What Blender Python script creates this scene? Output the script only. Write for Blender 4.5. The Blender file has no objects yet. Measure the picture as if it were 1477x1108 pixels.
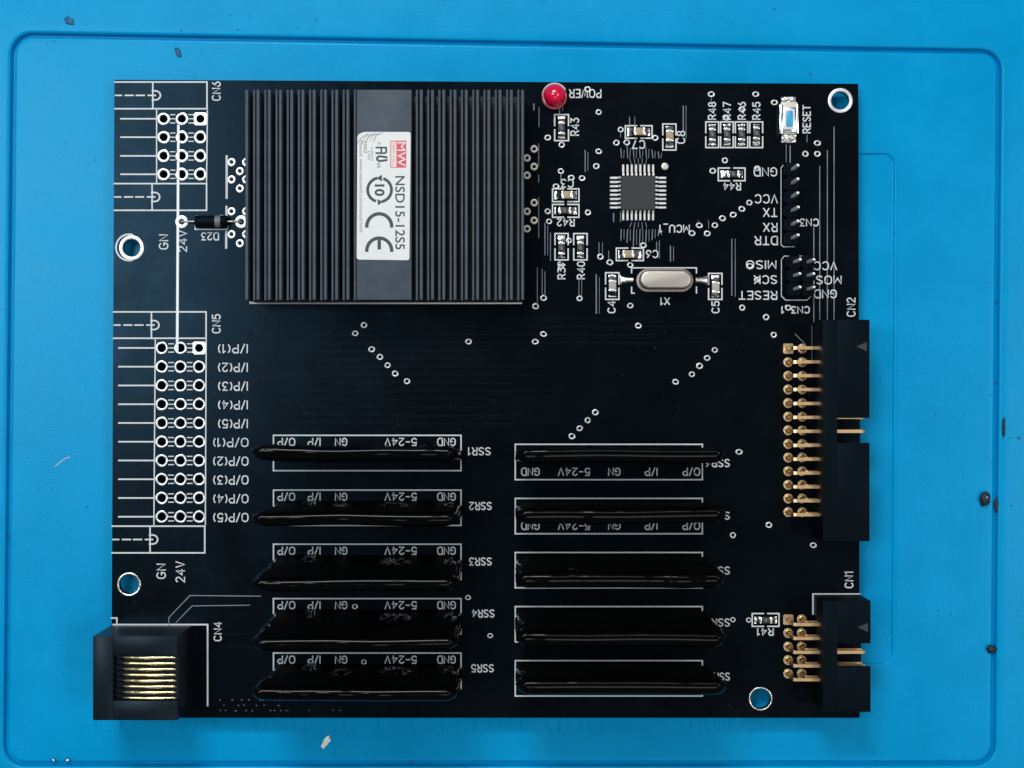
import bpy, bmesh, math, random
from mathutils import Vector, noise
random.seed(7)
C = bpy.context.scene.collection
SC = bpy.context.scene

# ------------------------------------------------------------------ camera, world, lights
MM = 0.001
K = 0.13                 # millimetres of board surface per unit of plan measure
D = 300.0                # camera height above the board's top face, mm
ZT = 4.2                 # board's top face above the mat floor, mm

cam_d = bpy.data.cameras.new('camera'); cam = bpy.data.objects.new('camera', cam_d); C.objects.link(cam)
cam_d.sensor_width = 36.0; cam_d.lens = 36.0 * D / (1477 * K)
cam_d.clip_start = 0.01; cam_d.clip_end = 20
cam.location = (0, 0, (ZT + D) * MM); cam.rotation_euler = (0, 0, 0)
SC.camera = cam

w = bpy.data.worlds.new('World'); SC.world = w; w.use_nodes = True
bg = w.node_tree.nodes['Background']; bg.inputs[0].default_value = (0.86, 0.93, 1.0, 1); bg.inputs[1].default_value = 0.13

def area(name, loc, target, sx, sy, power, col):
    l = bpy.data.lights.new(name, 'AREA'); l.shape = 'RECTANGLE'; l.size = sx; l.size_y = sy
    l.energy = power; l.color = col
    o = bpy.data.objects.new(name, l); C.objects.link(o); o.location = loc
    o.rotation_euler = (Vector(target) - Vector(loc)).to_track_quat('-Z', 'Y').to_euler()
    return o
area('ceiling_panel', (-0.80, 0.27, 2.0), (-0.80, 0.27, 0), 0.70, 0.62, 14.5, (0.80, 0.93, 1.0))
area('ceiling_panel', (0.05, 1.05, 2.0), (0.05, 1.05, 0), 0.90, 0.50, 6.0, (1.0, 0.99, 0.97))
area('ceiling_panel', (0.25, -1.05, 2.0), (0.25, -1.05, 0), 0.70, 0.40, 3.0, (1.0, 0.99, 0.97))
area('ceiling_panel', (1.20, -0.10, 2.0), (1.20, -0.10, 0), 0.50, 0.60, 11.0, (1.0, 0.99, 0.97))
area('bench_lamp', (-0.12, 0.45, 0.62), (0, 0.05, 0), 0.22, 0.09, 2.3, (0.97, 0.99, 1.0))
SC.cycles.caustics_reflective = False; SC.cycles.caustics_refractive = False
SC.view_settings.view_transform = 'Standard'; SC.view_settings.look = 'None'
SC.view_settings.exposure = 0.0; SC.view_settings.gamma = 1.0; SC.view_settings.use_curve_mapping = False

# ------------------------------------------------------------------ helpers
def P(x, y, z=0.0):
    """plan point (x, y) seen at height z mm above the board -> millimetres"""
    s = (D - z) / D * K
    return ((x - 738.5) * s, (554.0 - y) * s, ZT + z)

WL = {}
def link(name, me, parent=None, loc=(0, 0, 0), mat=None, label=None, rotz=0.0):
    """loc in millimetres, world"""
    o = bpy.data.objects.new(name, me); C.objects.link(o)
    l = Vector(loc) * MM
    if parent is not None:
        o.parent = parent; o.location = l - WL[parent.name]
    else:
        o.location = l
    if rotz: o.rotation_euler = (0, 0, rotz)
    WL[o.name] = l
    if mat is not None and me is not None and not me.materials: me.materials.append(mat)
    if label: o['label'] = label
    return o

class MB:
    def __init__(s): s.v = []; s.f = []
    def add(s, vs, fs):
        n = len(s.v); s.v += [tuple(p) for p in vs]; s.f += [tuple(i + n for i in f) for f in fs]; return s
    def box(s, x0, y0, z0, x1, y1, z1):
        if x0 > x1: x0, x1 = x1, x0
        if y0 > y1: y0, y1 = y1, y0
        return s.prism([(x0, y0), (x1, y0), (x1, y1), (x0, y1)], z0, z1)
    def prism(s, poly, z0, z1, inset=0.0, ins_h=0.0):
        """vertical prism of a counter-clockwise outline; optional chamfered top"""
        n = len(poly); cx = sum(p[0] for p in poly) / n; cy = sum(p[1] for p in poly) / n
        lv = [(poly, z0)]
        if inset > 0:
            q = []
            for i in range(n):
                a = Vector(poly[i - 1]); b = Vector(poly[i]); c = Vector(poly[(i + 1) % n])
                d1 = (b - a).normalized(); d2 = (c - b).normalized()
                n1 = Vector((-d1.y, d1.x)); n2 = Vector((-d2.y, d2.x)); m = n1 + n2
                m = m / max(0.3, m.dot(n1)) if m.length > 1e-6 else n1
                q.append((b.x + m.x * inset, b.y + m.y * inset))
            lv += [(poly, z1 - ins_h), (q, z1)]
        else:
            lv += [(poly, z1)]
        vs = []; fs = []
        for p, z in lv: vs += [(a, b, z) for a, b in p]
        for L in range(len(lv) - 1):
            for i in range(n):
                j = (i + 1) % n
                fs.append((L * n + i, L * n + j, (L + 1) * n + j, (L + 1) * n + i))
        fs.append(tuple(range(n - 1, -1, -1))); t = (len(lv) - 1) * n; fs.append(tuple(range(t, t + n)))
        return s.add(vs, fs)
    def lathe(s, prof, cx=0, cy=0, n=20, close_top=False, close_bot=False):
        vs = []; fs = []; m = len(prof)
        for r, z in prof:
            for i in range(n):
                a = 2 * math.pi * i / n; vs.append((cx + r * math.cos(a), cy + r * math.sin(a), z))
        for L in range(m - 1):
            for i in range(n):
                j = (i + 1) % n; fs.append((L * n + i, L * n + j, (L + 1) * n + j, (L + 1) * n + i))
        if close_top: fs.append(tuple(range((m - 1) * n, m * n)))
        if close_bot: fs.append(tuple(range(n - 1, -1, -1)))
        return s.add(vs, fs)
    def tube(s, pts, rad, n=8, square=False):
        pts = [Vector(p) for p in pts]; m = len(pts); vs = []; fs = []
        if square: n = 4
        for i, p in enumerate(pts):
            t = (pts[min(i + 1, m - 1)] - pts[max(i - 1, 0)]).normalized()
            up = Vector((0, 1, 0)) if abs(t.y) < 0.9 else Vector((0, 0, 1))
            a = t.cross(up).normalized(); b = a.cross(t)
            r = rad[i] if isinstance(rad, (list, tuple)) else rad
            for k in range(n):
                an = 2 * math.pi * (k + (0.5 if square else 0)) / n
                vs.append(p + a * r * math.cos(an) + b * r * math.sin(an))
        for L in range(m - 1):
            for k in range(n):
                j = (k + 1) % n; fs.append((L * n + k, L * n + j, (L + 1) * n + j, (L + 1) * n + k))
        fs.append(tuple(range(n - 1, -1, -1))); fs.append(tuple(range((m - 1) * n, m * n)))
        return s.add(vs, fs)
    def ribbon(s, pts, wd, z=0.0, closed=False):
        """flat printed line with mitred corners"""
        pts = [Vector(p) for p in pts]; m = len(pts); h = wd / 2; vs = []; fs = []
        for i in range(m):
            a = pts[i - 1] if (i > 0 or closed) else None; b = pts[i]
            c = pts[(i + 1) % m] if (i < m - 1 or closed) else None
            d1 = (b - a).normalized() if a is not None else (c - b).normalized()
            d2 = (c - b).normalized() if c is not None else d1
            n1 = Vector((-d1.y, d1.x)); n2 = Vector((-d2.y, d2.x)); mm = n1 + n2
            mm = mm / max(0.5, mm.dot(n1)) if mm.length > 1e-6 else n1
            e = Vector((0, 0))
            if a is None: e = -d2 * h * 0.6
            if c is None: e = d1 * h * 0.6
            p = b + e
            vs += [(p.x - mm.x * h, p.y - mm.y * h, z), (p.x + mm.x * h, p.y + mm.y * h, z)]
        for i in range(m if closed else m - 1):
            j = (i + 1) % m; fs.append((2 * i, 2 * j, 2 * j + 1, 2 * i + 1))
        return s.add(vs, fs)
    def mesh(s, name, smooth=False, o=(0, 0, 0), angle=None):
        me = bpy.data.meshes.new(name)
        me.from_pydata([((x - o[0]) * MM, (y - o[1]) * MM, (z - o[2]) * MM) for x, y, z in s.v], [], s.f)
        if smooth:
            me.polygons.foreach_set('use_smooth', [True] * len(me.polygons))
            if angle: me.set_sharp_from_angle(angle=math.radians(angle))
        me.update(); return me
    def build(s, name, mat, parent=None, o=None, smooth=False, label=None, bevel=0.0, angle=35):
        if o is None:
            n = len(s.v); zs = min(p[2] for p in s.v)
            o = (sum(p[0] for p in s.v) / n, sum(p[1] for p in s.v) / n, zs)
        me = s.mesh(name, smooth, o, angle)
        if bevel > 0:
            bm = bmesh.new(); bm.from_mesh(me)
            ed = [e for e in bm.edges if len(e.link_faces) == 2 and e.calc_face_angle(0) > 0.6]
            bmesh.ops.bevel(bm, geom=ed, offset=bevel * MM, segments=2, profile=0.5, affect='EDGES', clamp_overlap=True)
            bm.to_mesh(me); bm.free()
            me.polygons.foreach_set('use_smooth', [True] * len(me.polygons)); me.set_sharp_from_angle(angle=math.radians(35))
        return link(name, me, parent, o, mat, label)

def circ(cx, cy, r, n=24, a0=0.0, a1=2 * math.pi, full=True):
    k = n if full else n + 1
    return [(cx + r * math.cos(a0 + (a1 - a0) * i / n), cy + r * math.sin(a0 + (a1 - a0) * i / n)) for i in range(k)]
def rrect(x0, y0, x1, y1, r, n=5):
    out = []
    for cx, cy, a in ((x1 - r, y0 + r, -90), (x1 - r, y1 - r, 0), (x0 + r, y1 - r, 90), (x0 + r, y0 + r, 180)):
        for i in range(n + 1):
            t = math.radians(a + 90 * i / n); out.append((cx + r * math.cos(t), cy + r * math.sin(t)))
    return out
def R2(x0, y0, x1, y1, z=0.0):
    a = P(x0, y1, z); b = P(x1, y0, z); return a[0], a[1], b[0], b[1]
def prect(x0, y0, x1, y1, z=0.0):
    a = R2(x0, y0, x1, y1, z); return [(a[0], a[1]), (a[2], a[1]), (a[2], a[3]), (a[0], a[3])]

# ------------------------------------------------------------------ materials
MATS = {}
def mat(name, col, rough=0.5, metal=0.0, spec=0.5, bump=0.0, bscale=2000.0, var=0.0, vscale=300.0, rvar=0.0, coat=0.0, trans=0.0, tint=None):
    m = bpy.data.materials.new(name); m.use_nodes = True; nt = m.node_tree; b = nt.nodes['Principled BSDF']
    b.inputs['Base Color'].default_value = (*col, 1); b.inputs['Roughness'].default_value = rough
    b.inputs['Metallic'].default_value = metal; b.inputs['Specular IOR Level'].default_value = spec
    b.inputs['Coat Weight'].default_value = coat; b.inputs['Transmission Weight'].default_value = trans
    if tint: b.inputs['Specular Tint'].default_value = (*tint, 1)
    tc = nt.nodes.new('ShaderNodeTexCoord')
    if bump > 0:
        n = nt.nodes.new('ShaderNodeTexNoise'); n.inputs['Scale'].default_value = bscale; n.inputs['Detail'].default_value = 4
        nt.links.new(tc.outputs['Object'], n.inputs['Vector'])
        bp = nt.nodes.new('ShaderNodeBump'); bp.inputs['Strength'].default_value = bump; bp.inputs['Distance'].default_value = 0.0001
        nt.links.new(n.outputs['Fac'], bp.inputs['Height']); nt.links.new(bp.outputs['Normal'], b.inputs['Normal'])
    if var > 0 or rvar > 0:
        n = nt.nodes.new('ShaderNodeTexNoise'); n.inputs['Scale'].default_value = vscale; n.inputs['Detail'].default_value = 6
        n.inputs['Roughness'].default_value = 0.65
        nt.links.new(tc.outputs['Object'], n.inputs['Vector'])
        if var > 0:
            r = nt.nodes.new('ShaderNodeMapRange'); r.inputs['From Min'].default_value = 0.3; r.inputs['From Max'].default_value = 0.7
            r.inputs['To Min'].default_value = 1 - var; r.inputs['To Max'].default_value = 1 + var
            nt.links.new(n.outputs['Fac'], r.inputs['Value'])
            mx = nt.nodes.new('ShaderNodeVectorMath'); mx.operation = 'SCALE'; mx.inputs[0].default_value = col
            nt.links.new(r.outputs[0], mx.inputs['Scale']); nt.links.new(mx.outputs[0], b.inputs['Base Color'])
        if rvar > 0:
            r = nt.nodes.new('ShaderNodeMapRange'); r.inputs['From Min'].default_value = 0.3; r.inputs['From Max'].default_value = 0.7
            r.inputs['To Min'].default_value = max(0.02, rough - rvar); r.inputs['To Max'].default_value = rough + rvar
            nt.links.new(n.outputs['Fac'], r.inputs['Value']); nt.links.new(r.outputs[0], b.inputs['Roughness'])
    MATS[name] = m; return m

M_mat = mat('blue_silicone', (0.0, 0.300, 0.615), 0.25, spec=0.20, bump=0.30, bscale=3200, var=0.07, vscale=60, rvar=0.05, tint=(0.42, 0.90, 1.0))
M_mask = mat('black_solder_mask', (0.0022, 0.0027, 0.0036), 0.22, spec=0.165, bump=0.05, bscale=700, rvar=0.06, vscale=90, tint=(0.30, 0.64, 0.98))
M_core = mat('board_edge', (0.010, 0.012, 0.014), 0.6)
M_silk = mat('white_print', (0.68, 0.70, 0.71), 0.55, var=0.10, vscale=900)
M_trace = mat('copper_glint', (0.20, 0.22, 0.25), 0.35, var=0.4, vscale=180)  # pale grey: glint off raised copper edges put into the colour
M_faint = mat('faint_copper_relief', (0.0035, 0.004, 0.005), 0.22, spec=0.25, tint=(0.3, 0.66, 1.0))
M_tin = mat('tinned_copper', (0.80, 0.81, 0.82), 0.33, metal=0.7, bump=0.25, bscale=2500)
M_lead = mat('tinned_lead', (0.95, 0.93, 0.90), 0.32, metal=0.5)
M_via = mat('via_tin', (0.66, 0.66, 0.66), 0.34, metal=0.6, bump=0.3, bscale=2500)
M_hpad = mat('gilt_pad', (0.72, 0.52, 0.30), 0.32, metal=0.8, bump=0.2, bscale=2500)
M_gpad = mat('dull_tin', (0.62, 0.59, 0.52), 0.38, metal=0.6, bump=0.2, bscale=2500)
M_bare = mat('bare_tin_track', (0.84, 0.86, 0.90), 0.45, metal=0.15, bump=0.2, bscale=1500)
M_solder = mat('solder', (0.80, 0.78, 0.74), 0.22, metal=1.0, bump=0.5, bscale=1800)
M_gold = mat('gold_pin', (0.86, 0.57, 0.29), 0.30, metal=0.9, bump=0.1, bscale=2500)
M_brass = mat('gold_contact', (0.95, 0.76, 0.42), 0.22, metal=1.0, bump=0.1, bscale=1800)
M_steel = mat('nickel', (0.86, 0.84, 0.80), 0.22, metal=1.0)
M_pinhd = mat('header_pin', (0.80, 0.74, 0.66), 0.4, metal=0.25)
M_can = mat('crystal_can', (0.47, 0.42, 0.365), 0.38, metal=0.85, bump=0.08, bscale=3000)
M_anod = mat('black_anodised', (0.068, 0.088, 0.112), 0.48, metal=0.0, spec=0.14, bump=0.15, bscale=1500, var=0.18, vscale=250)
M_dark = mat('anodised_groove_shade', (0.004, 0.005, 0.007), 0.5)  # near black: the shade between the fins is put into this colour
M_plast = mat('black_plastic', (0.003, 0.0045, 0.007), 0.5, spec=0.08, bump=0.03, bscale=1500, tint=(0.35, 0.7, 1.0))
M_gloss = mat('glossy_black_plastic', (0.006, 0.010, 0.015), 0.36, spec=0.2, bump=0.25, bscale=330, tint=(0.6, 0.82, 1.0))
M_shrink = mat('black_heat_shrink', (0.0010, 0.0010, 0.0011), 0.10, spec=0.15, bump=0.0)
M_wrap = mat('dull_heat_shrink', (0.0010, 0.0010, 0.0011), 0.55, spec=0.03)
M_ic = mat('chip_epoxy', (0.010, 0.012, 0.015), 0.5, bump=0.2, bscale=6000)
M_res = mat('resistor_black', (0.015, 0.016, 0.018), 0.4)
M_cap = mat('capacitor_tan', (0.42, 0.30, 0.17), 0.45)
M_capg = mat('capacitor_grey', (0.42, 0.40, 0.36), 0.45)
M_red = mat('red_lens', (0.78, 0.005, 0.05), 0.10, coat=0.6)
M_pink = mat('red_flange', (0.75, 0.16, 0.17), 0.15, coat=0.5)
M_bluebtn = mat('blue_button', (0.02, 0.40, 0.72), 0.35)
M_cream = mat('cream_plastic', (0.72, 0.68, 0.58), 0.4)
M_stick = mat('white_sticker', (0.80, 0.80, 0.78), 0.45, var=0.03, vscale=200)
M_ink = mat('black_ink', (0.06, 0.06, 0.062), 0.6)
M_inkl = mat('pale_ink', (0.12, 0.12, 0.12), 0.6)
M_redink = mat('red_ink', (0.75, 0.10, 0.11), 0.6)
M_crease = mat('crease_grey', (0.40, 0.41, 0.43), 0.5)
M_band = mat('grey_band', (0.13, 0.15, 0.16), 0.5)
M_dirt = mat('dark_dirt', (0.010, 0.022, 0.035), 0.7)
M_smear = mat('dark_smear', (0.004, 0.10, 0.22), 0.6)
M_tri = mat('moulded_mark', (0.018, 0.024, 0.032), 0.55)
M_tag = mat('white_flake', (0.85, 0.85, 0.84), 0.3, coat=0.3)
M_scr = mat('pale_scratch', (0.20, 0.48, 0.62), 0.6)

# ------------------------------------------------------------------ setting: silicone mat with a routed tray
ZM = -ZT
def mat_mesh():
    n = 10
    def loop(c, r, off, z):
        # c: four plan corners TL TR BR BL, off: grow outwards in mm
        q = [Vector(P(*p, ZM)[:2]) for p in c]
        ctr = sum(q, Vector((0, 0))) / 4
        out = []
        q = [q[3], q[2], q[1], q[0]]       # counter-clockwise from bottom-left
        for i in range(4):
            a, b, d = q[i - 1], q[i], q[(i + 1) % 4]
            u = (b - a).normalized(); v = (d - b).normalized()
            nu = Vector((u.y, -u.x)); nv = Vector((v.y, -v.x))
            cor = b + nu * off + nv * off
            rr = max(0.05, r + off)
            cen = cor - u * 0 - nu * rr - nv * rr
            for k in range(n + 1):
                t = math.pi / 2 * k / n
                p = cen + nu * rr * math.cos(t) + nv * rr * math.sin(t)
                out.append((p.x, p.y, z))
        # subdivide straight runs so shading and mild unevenness stay smooth
        res = []
        m = len(out)
        for i in range(m):
            a = Vector(out[i]); b = Vector(out[(i + 1) % m]); res.append(tuple(a))
            if (i + 1) % (n + 1) == 0:
                for s in range(1, 24): res.append(tuple(a.lerp(b, s / 24)))
        return res
    tray = [(20, 51), (1441, 75), (1432, 1101), (9, 1101)]
    pad = [(330, 222), (1290, 222), (1287, 957), (330, 957)]
    big = [(-900, -700), (2400, -700), (2400, 1800), (-900, 1800)]
    L = [loop(big, 4, 0, -3.0), loop(big, 4, 0.0, 0.3), loop(big, 4, -0.6, 0.55)]
    for off, z in ((2.2, 0.55), (1.0, 0.60), (0.62, 0.55), (0.42, 0.36), (0.34, 0.0), (0.28, -0.55), (0.12, -0.8), (-0.12, -0.8), (-0.26, -0.5), (-0.34, -0.15), (-0.48, -0.02), (-0.8, 0.0), (-1.6, 0.0)):
        L.append(loop(tray, 3.6, off, z))
    for off, z in ((1.2, 0.0), (0.35, 0.02), (0.12, -0.02), (0.0, -0.2), (-0.1, -0.36), (-0.3, -0.4), (-1.0, -0.4)):
        L.append(loop(pad, 2.0, off, z))
    m = MB(); k = len(L[0]); vs = []; fs = []
    for l in L: vs += l
    for a in range(len(L) - 1):
        for i in range(k):
            j = (i + 1) % k; fs.append((a * k + i, a * k + j, (a + 1) * k + j, (a + 1) * k + i))
    t = (len(L) - 1) * k; fs.append(tuple(range(t, t + k))); fs.append(tuple(range(k - 1, -1, -1)))
    m.add(vs, fs)
    return m
mo = mat_mesh().build('work_mat', M_mat, o=(0, 0, 0), smooth=True, angle=50)
mo['kind'] = 'structure'; mo['label'] = 'blue silicone work mat with a routed tray groove and raised lettering'

def font_text(body, cx, cy, z, length, h, rot, name, material, parent, extrude=0.0, bold=0.0, spacing=1.0):
    cu = bpy.data.curves.new('t', 'FONT'); cu.body = body; cu.size = 10; cu.space_character = spacing
    cu.extrude = 0; cu.resolution_u = 4; cu.offset = bold
    to = bpy.data.objects.new('t', cu); C.objects.link(to)
    me0 = bpy.data.meshes.new_from_object(to.evaluated_get(bpy.context.evaluated_depsgraph_get()))
    bpy.data.objects.remove(to); bpy.data.curves.remove(cu)
    xs = [v.co.x for v in me0.vertices]; ys = [v.co.y for v in me0.vertices]
    x0, x1, y0, y1 = min(xs), max(xs), min(ys), max(ys)
    s = K * (D - z) / D
    sx = length * s / (x1 - x0); sy = h * s / (y1 - y0) if h else sx
    c, sn = math.cos(rot), math.sin(rot)
    o = P(cx, cy, z)
    bm = bmesh.new(); bm.from_mesh(me0)
    if extrude > 0:
        r = bmesh.ops.extrude_face_region(bm, geom=bm.faces[:])
        for e in r['geom']:
            if isinstance(e, bmesh.types.BMVert): e.co.z += 1.0
    for v in bm.verts:
        a = (v.co.x - (x0 + x1) / 2) * sx; b = (v.co.y - (y0 + y1) / 2) * sy
        v.co = Vector((a * c - b * sn, a * sn + b * c, v.co.z * extrude)) * MM
    me = bpy.data.meshes.new(name); bm.to_mesh(me); bm.free(); bpy.data.meshes.remove(me0)
    return link(name, me, parent, o, material)

def larc(cx, cy, rx, ry, a0, a1, n=10):
    return [(cx + rx * math.cos(math.radians(a0 + (a1 - a0) * i / n)), cy + ry * math.sin(math.radians(a0 + (a1 - a0) * i / n))) for i in range(n + 1)]
LC = {  # lower-case strokes, x-height 4, cell 3 wide
 'c': [larc(1.5, 2.6, 1.4, 1.4, 40, 180) + larc(1.5, 1.4, 1.4, 1.4, 180, 320)], 'i': [[(1.5, 0), (1.5, 4)], [(1.5, 5.3), (1.5, 5.6)]],
 'r': [[(0.5, 0), (0.5, 4)], [(0.5, 2.6)] + larc(1.9, 2.6, 1.4, 1.4, 170, 60)], 'u': [[(0.2, 4), (0.2, 1.4)] + larc(1.5, 1.4, 1.3, 1.4, 180, 350), [(2.8, 4), (2.8, 0)]],
 't': [[(1.3, 5.6), (1.3, 1.0)] + larc(2.2, 1.0, 0.9, 1.0, 180, 300), [(0.3, 4), (2.4, 4)]], 'b': [[(0.2, 6), (0.2, 0)], larc(1.5, 2.0, 1.3, 2.0, 170, -170, 18)],
 'o': [larc(1.5, 2.0, 1.3, 2.0, 0, 360, 22)], 'a': [larc(1.5, 2.0, 1.3, 2.0, 10, 350, 18), [(2.8, 4), (2.8, 0)]], 'd': [larc(1.5, 2.0, 1.3, 2.0, 10, 350, 18), [(2.8, 6), (2.8, 0)]],
 'l': [[(1.5, 6), (1.5, 0)]], 'n': [[(0.2, 4), (0.2, 0)], [(0.2, 2.6)] + larc(1.5, 2.6, 1.3, 1.4, 170, 0) + [(2.8, 0)]],
 'm': [[(0, 4), (0, 0)], [(0, 2.8)] + larc(0.75, 2.8, 0.75, 1.2, 170, 0) + [(1.5, 0)], [(1.5, 2.8)] + larc(2.25, 2.8, 0.75, 1.2, 170, 0) + [(3, 0)]],
 'e': [[(0.2, 2.1), (2.8, 2.1)] + larc(1.5, 2.0, 1.3, 2.0, 5, 320, 16)]}
for wd, x0, x1, hh in (('circuit', 137, 320, 56), ('board', 366, 499, 56), ('location', 536, 753, 56), ('and', 787, 870, 56), ('number', 997, 1112, 50)):
    step = (x1 - x0) / (len(wd) - 0.25); lm = MB()
    for i, ch in enumerate(wd):
        for pl in LC[ch]:
            pts = [P(x0 + i * step + a * step * 0.25, 1056 - b * hh / 6, ZM)[:2] + (-0.10,) for a, b in pl]
            lm.tube(pts, 0.21, 8)
    lm.build('raised_lettering', M_mat, mo, smooth=True, angle=70)

# ------------------------------------------------------------------ the circuit board
board = link('circuit_board', None, None, (0, 0, 0))
board['label'] = 'black printed circuit board with soldered parts lying on blue silicone mat'
board['category'] = 'circuit board'

CN6R = [171.5, 198, 225, 251.5]; CN6X = [236, 262.3, 289]
CN5R = [502 + 27.05 * i for i in range(10)]; CN5X = [233.3, 260.3, 287.2]
HOLES = [(189.6, 357.5, 12.8), (1212, 145, 13.2), (186, 843, 14.4), (1097, 1008, 15.0)]
def board_mesh():
    cu = bpy.data.curves.new('b', 'CURVE'); cu.dimensions = '2D'; cu.fill_mode = 'BOTH'; cu.extrude = 0.8
    def sp(pts):
        s = cu.splines.new('POLY'); s.points.add(len(pts) - 1)
        for q, p in zip(s.points, pts): q.co = (p[0], p[1], 0, 1)
        s.use_cyclic_u = True
    sp([P(*c)[:2] for c in ((160.5, 1035.5), (1240, 1035.5), (1238, 121), (165, 115))])
    for x, y, r in HOLES: sp(circ(*P(x, y)[:2], r * K, 40))
    for x in CN6X:
        for y in CN6R: sp(circ(*P(x, y)[:2], 5.5 * K, 14))
    for x in CN5X:
        for y in CN5R: sp(circ(*P(x, y)[:2], 5.9 * K, 14))
    o = bpy.data.objects.new('b', cu); C.objects.link(o)
    me = bpy.data.meshes.new_from_object(o.evaluated_get(bpy.context.evaluated_depsgraph_get()))
    bpy.data.objects.remove(o); bpy.data.curves.remove(cu)
    for v in me.vertices: v.co *= MM
    me.materials.clear(); me.materials.append(M_mask); me.materials.append(M_core)
    for p in me.polygons:
        p.use_smooth = False
        p.material_index = 0 if abs(p.normal.z) > 0.5 else 1
    me.name = 'substrate'; return me
sub = link('substrate', board_mesh(), board, (0, 0, ZT - 0.8), None, 'black lacquered board with four round mounting holes')

# pin tails the board stands on, under the connectors
tails = MB()
tp = [(262, 320)] + [(1137, 503 + 19.65 * i) for i in (0, 12)] + [(1137, 894), (1137, 971), (200, 930), (200, 1000)] + [(404 + 60 * i, 665) for i in range(5)] + [(404 + 60 * i, 970) for i in range(5)] + [(1139, 247), (1139, 345), (370, 150), (370, 430), (745, 150), (745, 430)]
for x, y in tp:
    a = P(x, y); tails.lathe([(0.9, ZT - 1.6), (0.35, 1.3), (0.3, -0.38 if 330 < x < 1290 and 222 < y < 957 else 0.02)], a[0], a[1], 8, close_top=True)
t = tails.build('pin_tails', M_solder, board, smooth=True); t['kind'] = 'stuff'

# ------------------------------------------------------------------ rings, pads and vias
def ring_mesh(name, ro, ri, h, n=28, seed=None):
    """soldered ring: gently domed, rolled into the hole"""
    ro *= K; ri *= K; m = MB()
    mid = (ro + ri) / 2
    m.lathe([(ro, 0.0), (ro * 0.985, h * 0.55), (ro * 0.6 + mid * 0.4, h * 0.92), (mid, h), (ri * 0.6 + mid * 0.4, h * 0.9), (ri, h * 0.45), (ri * 0.96, -0.25)], n=n)
    if seed is not None:
        out = []
        for x, y, z in m.v:
            a = Vector((x, y, 0)).normalized(); r = math.hypot(x, y)
            e = noise.noise(Vector((a.x * 1.3, a.y * 1.3, seed * 3.7)))
            f = 1 + (0.10 if r > mid else 0.05) * e
            out.append((x * f, y * f, z * (1 + 0.9 * noise.noise(Vector((a.x * 1.1, a.y * 1.1, seed * 9.1)))) if z > 0 else z))
        m.v = out
    return m.mesh(name, True, angle=80)
PADS6 = [ring_mesh('pad_ring', 9.3, 5.7, 0.08, seed=i) for i in range(6)]
PADS5 = [ring_mesh('pad_ring', 9.1, 6.1, 0.08, seed=i + 20) for i in range(8)]
VIAM = [ring_mesh('via_ring', 4.9, 2.5, 0.10, 18, seed=i + 40) for i in range(10)]
PAD6 = ring_mesh('pad_small', 6.2, 2.5, 0.08, 18, seed=71)
PAD6G = ring_mesh('pad_gold', 5.6, 2.4, 0.06, 18)
HPAD = ring_mesh('header_pad', 7.2, 4.6, 0.06, 18)
BIGD = ring_mesh('diode_pad', 9.6, 3.8, 0.08, 22)
def sq_mesh(name, a, r, h):
    a *= K; r *= K; n = 24; vs = []; fs = []
    for i in range(n):
        t = 2 * math.pi * (i + 0.5) / n; c, s = math.cos(t), math.sin(t); m = max(abs(c), abs(s))
        vs += [(a * c / m, a * s / m, 0), (a * 0.97 * c / m, a * 0.97 * s / m, h), (r * c, r * s, h), (r * c, r * s, -0.25)]
    for i in range(n):
        j = (i + 1) % n
        for q in range(3): fs.append((4 * i + q, 4 * j + q, 4 * j + q + 1, 4 * i + q + 1))
    return MB().add(vs, fs).mesh(name, False)
SQ = sq_mesh('pad_square', 9.4, 6.1, 0.05)
HSQ = sq_mesh('header_square', 7.6, 3.6, 0.08)
def put(me, name, x, y, m, dz=0.003, sc=None, rz=0.0):
    a = P(x, y); o = link(name, me, board, (a[0], a[1], ZT + dz), m, rotz=rz)
    if sc: o.scale = sc
    return o
for i, y in enumerate(CN6R):
    for j, x in enumerate(CN6X): put(SQ if (i == 0 and j == 2) else random.choice(PADS6), 'solder_pad', x, y, M_tin)
for i, y in enumerate(CN5R):
    for j, x in enumerate(CN5X): put(SQ if (i == 0 and j == 2) else random.choice(PADS5), 'solder_pad', x, y, M_tin)
for x, y in ((334, 234), (346, 247), (334, 259), (346, 272), (334, 305), (334, 338), (346, 351), (355, 234), (355, 259), (355, 305), (355, 338)):
    put(PAD6, 'solder_pad', x, y, M_tin)
for x, y in ((770.3, 215), (760, 228), (770.3, 240.5), (760, 253), (770.3, 292.5), (760, 305), (770.3, 318), (760, 330)):
    put(PAD6G, 'solder_pad', x, y, M_gpad)
put(BIGD, 'solder_pad', 262, 320, M_tin); put(BIGD, 'solder_pad', 348, 320, M_tin)
# mounting hole rings
for (x, y, r), ro in zip(HOLES, (18.2, 18.0, 17.4, 17.2)):
    me = ring_mesh('hole_ring', ro, r, 0.08, 44); put(me, 'mounting_ring', x, y, M_tin if r < 14 else M_solder)
cr = MB(); a = P(186.2, 357)
cr.ribbon(circ(a[0], a[1], 18.9 * K, 22, math.radians(75), math.radians(285), False), 2.4 * K, ZT + 0.03)
cr.build('printed_outline', M_silk, board)

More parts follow.
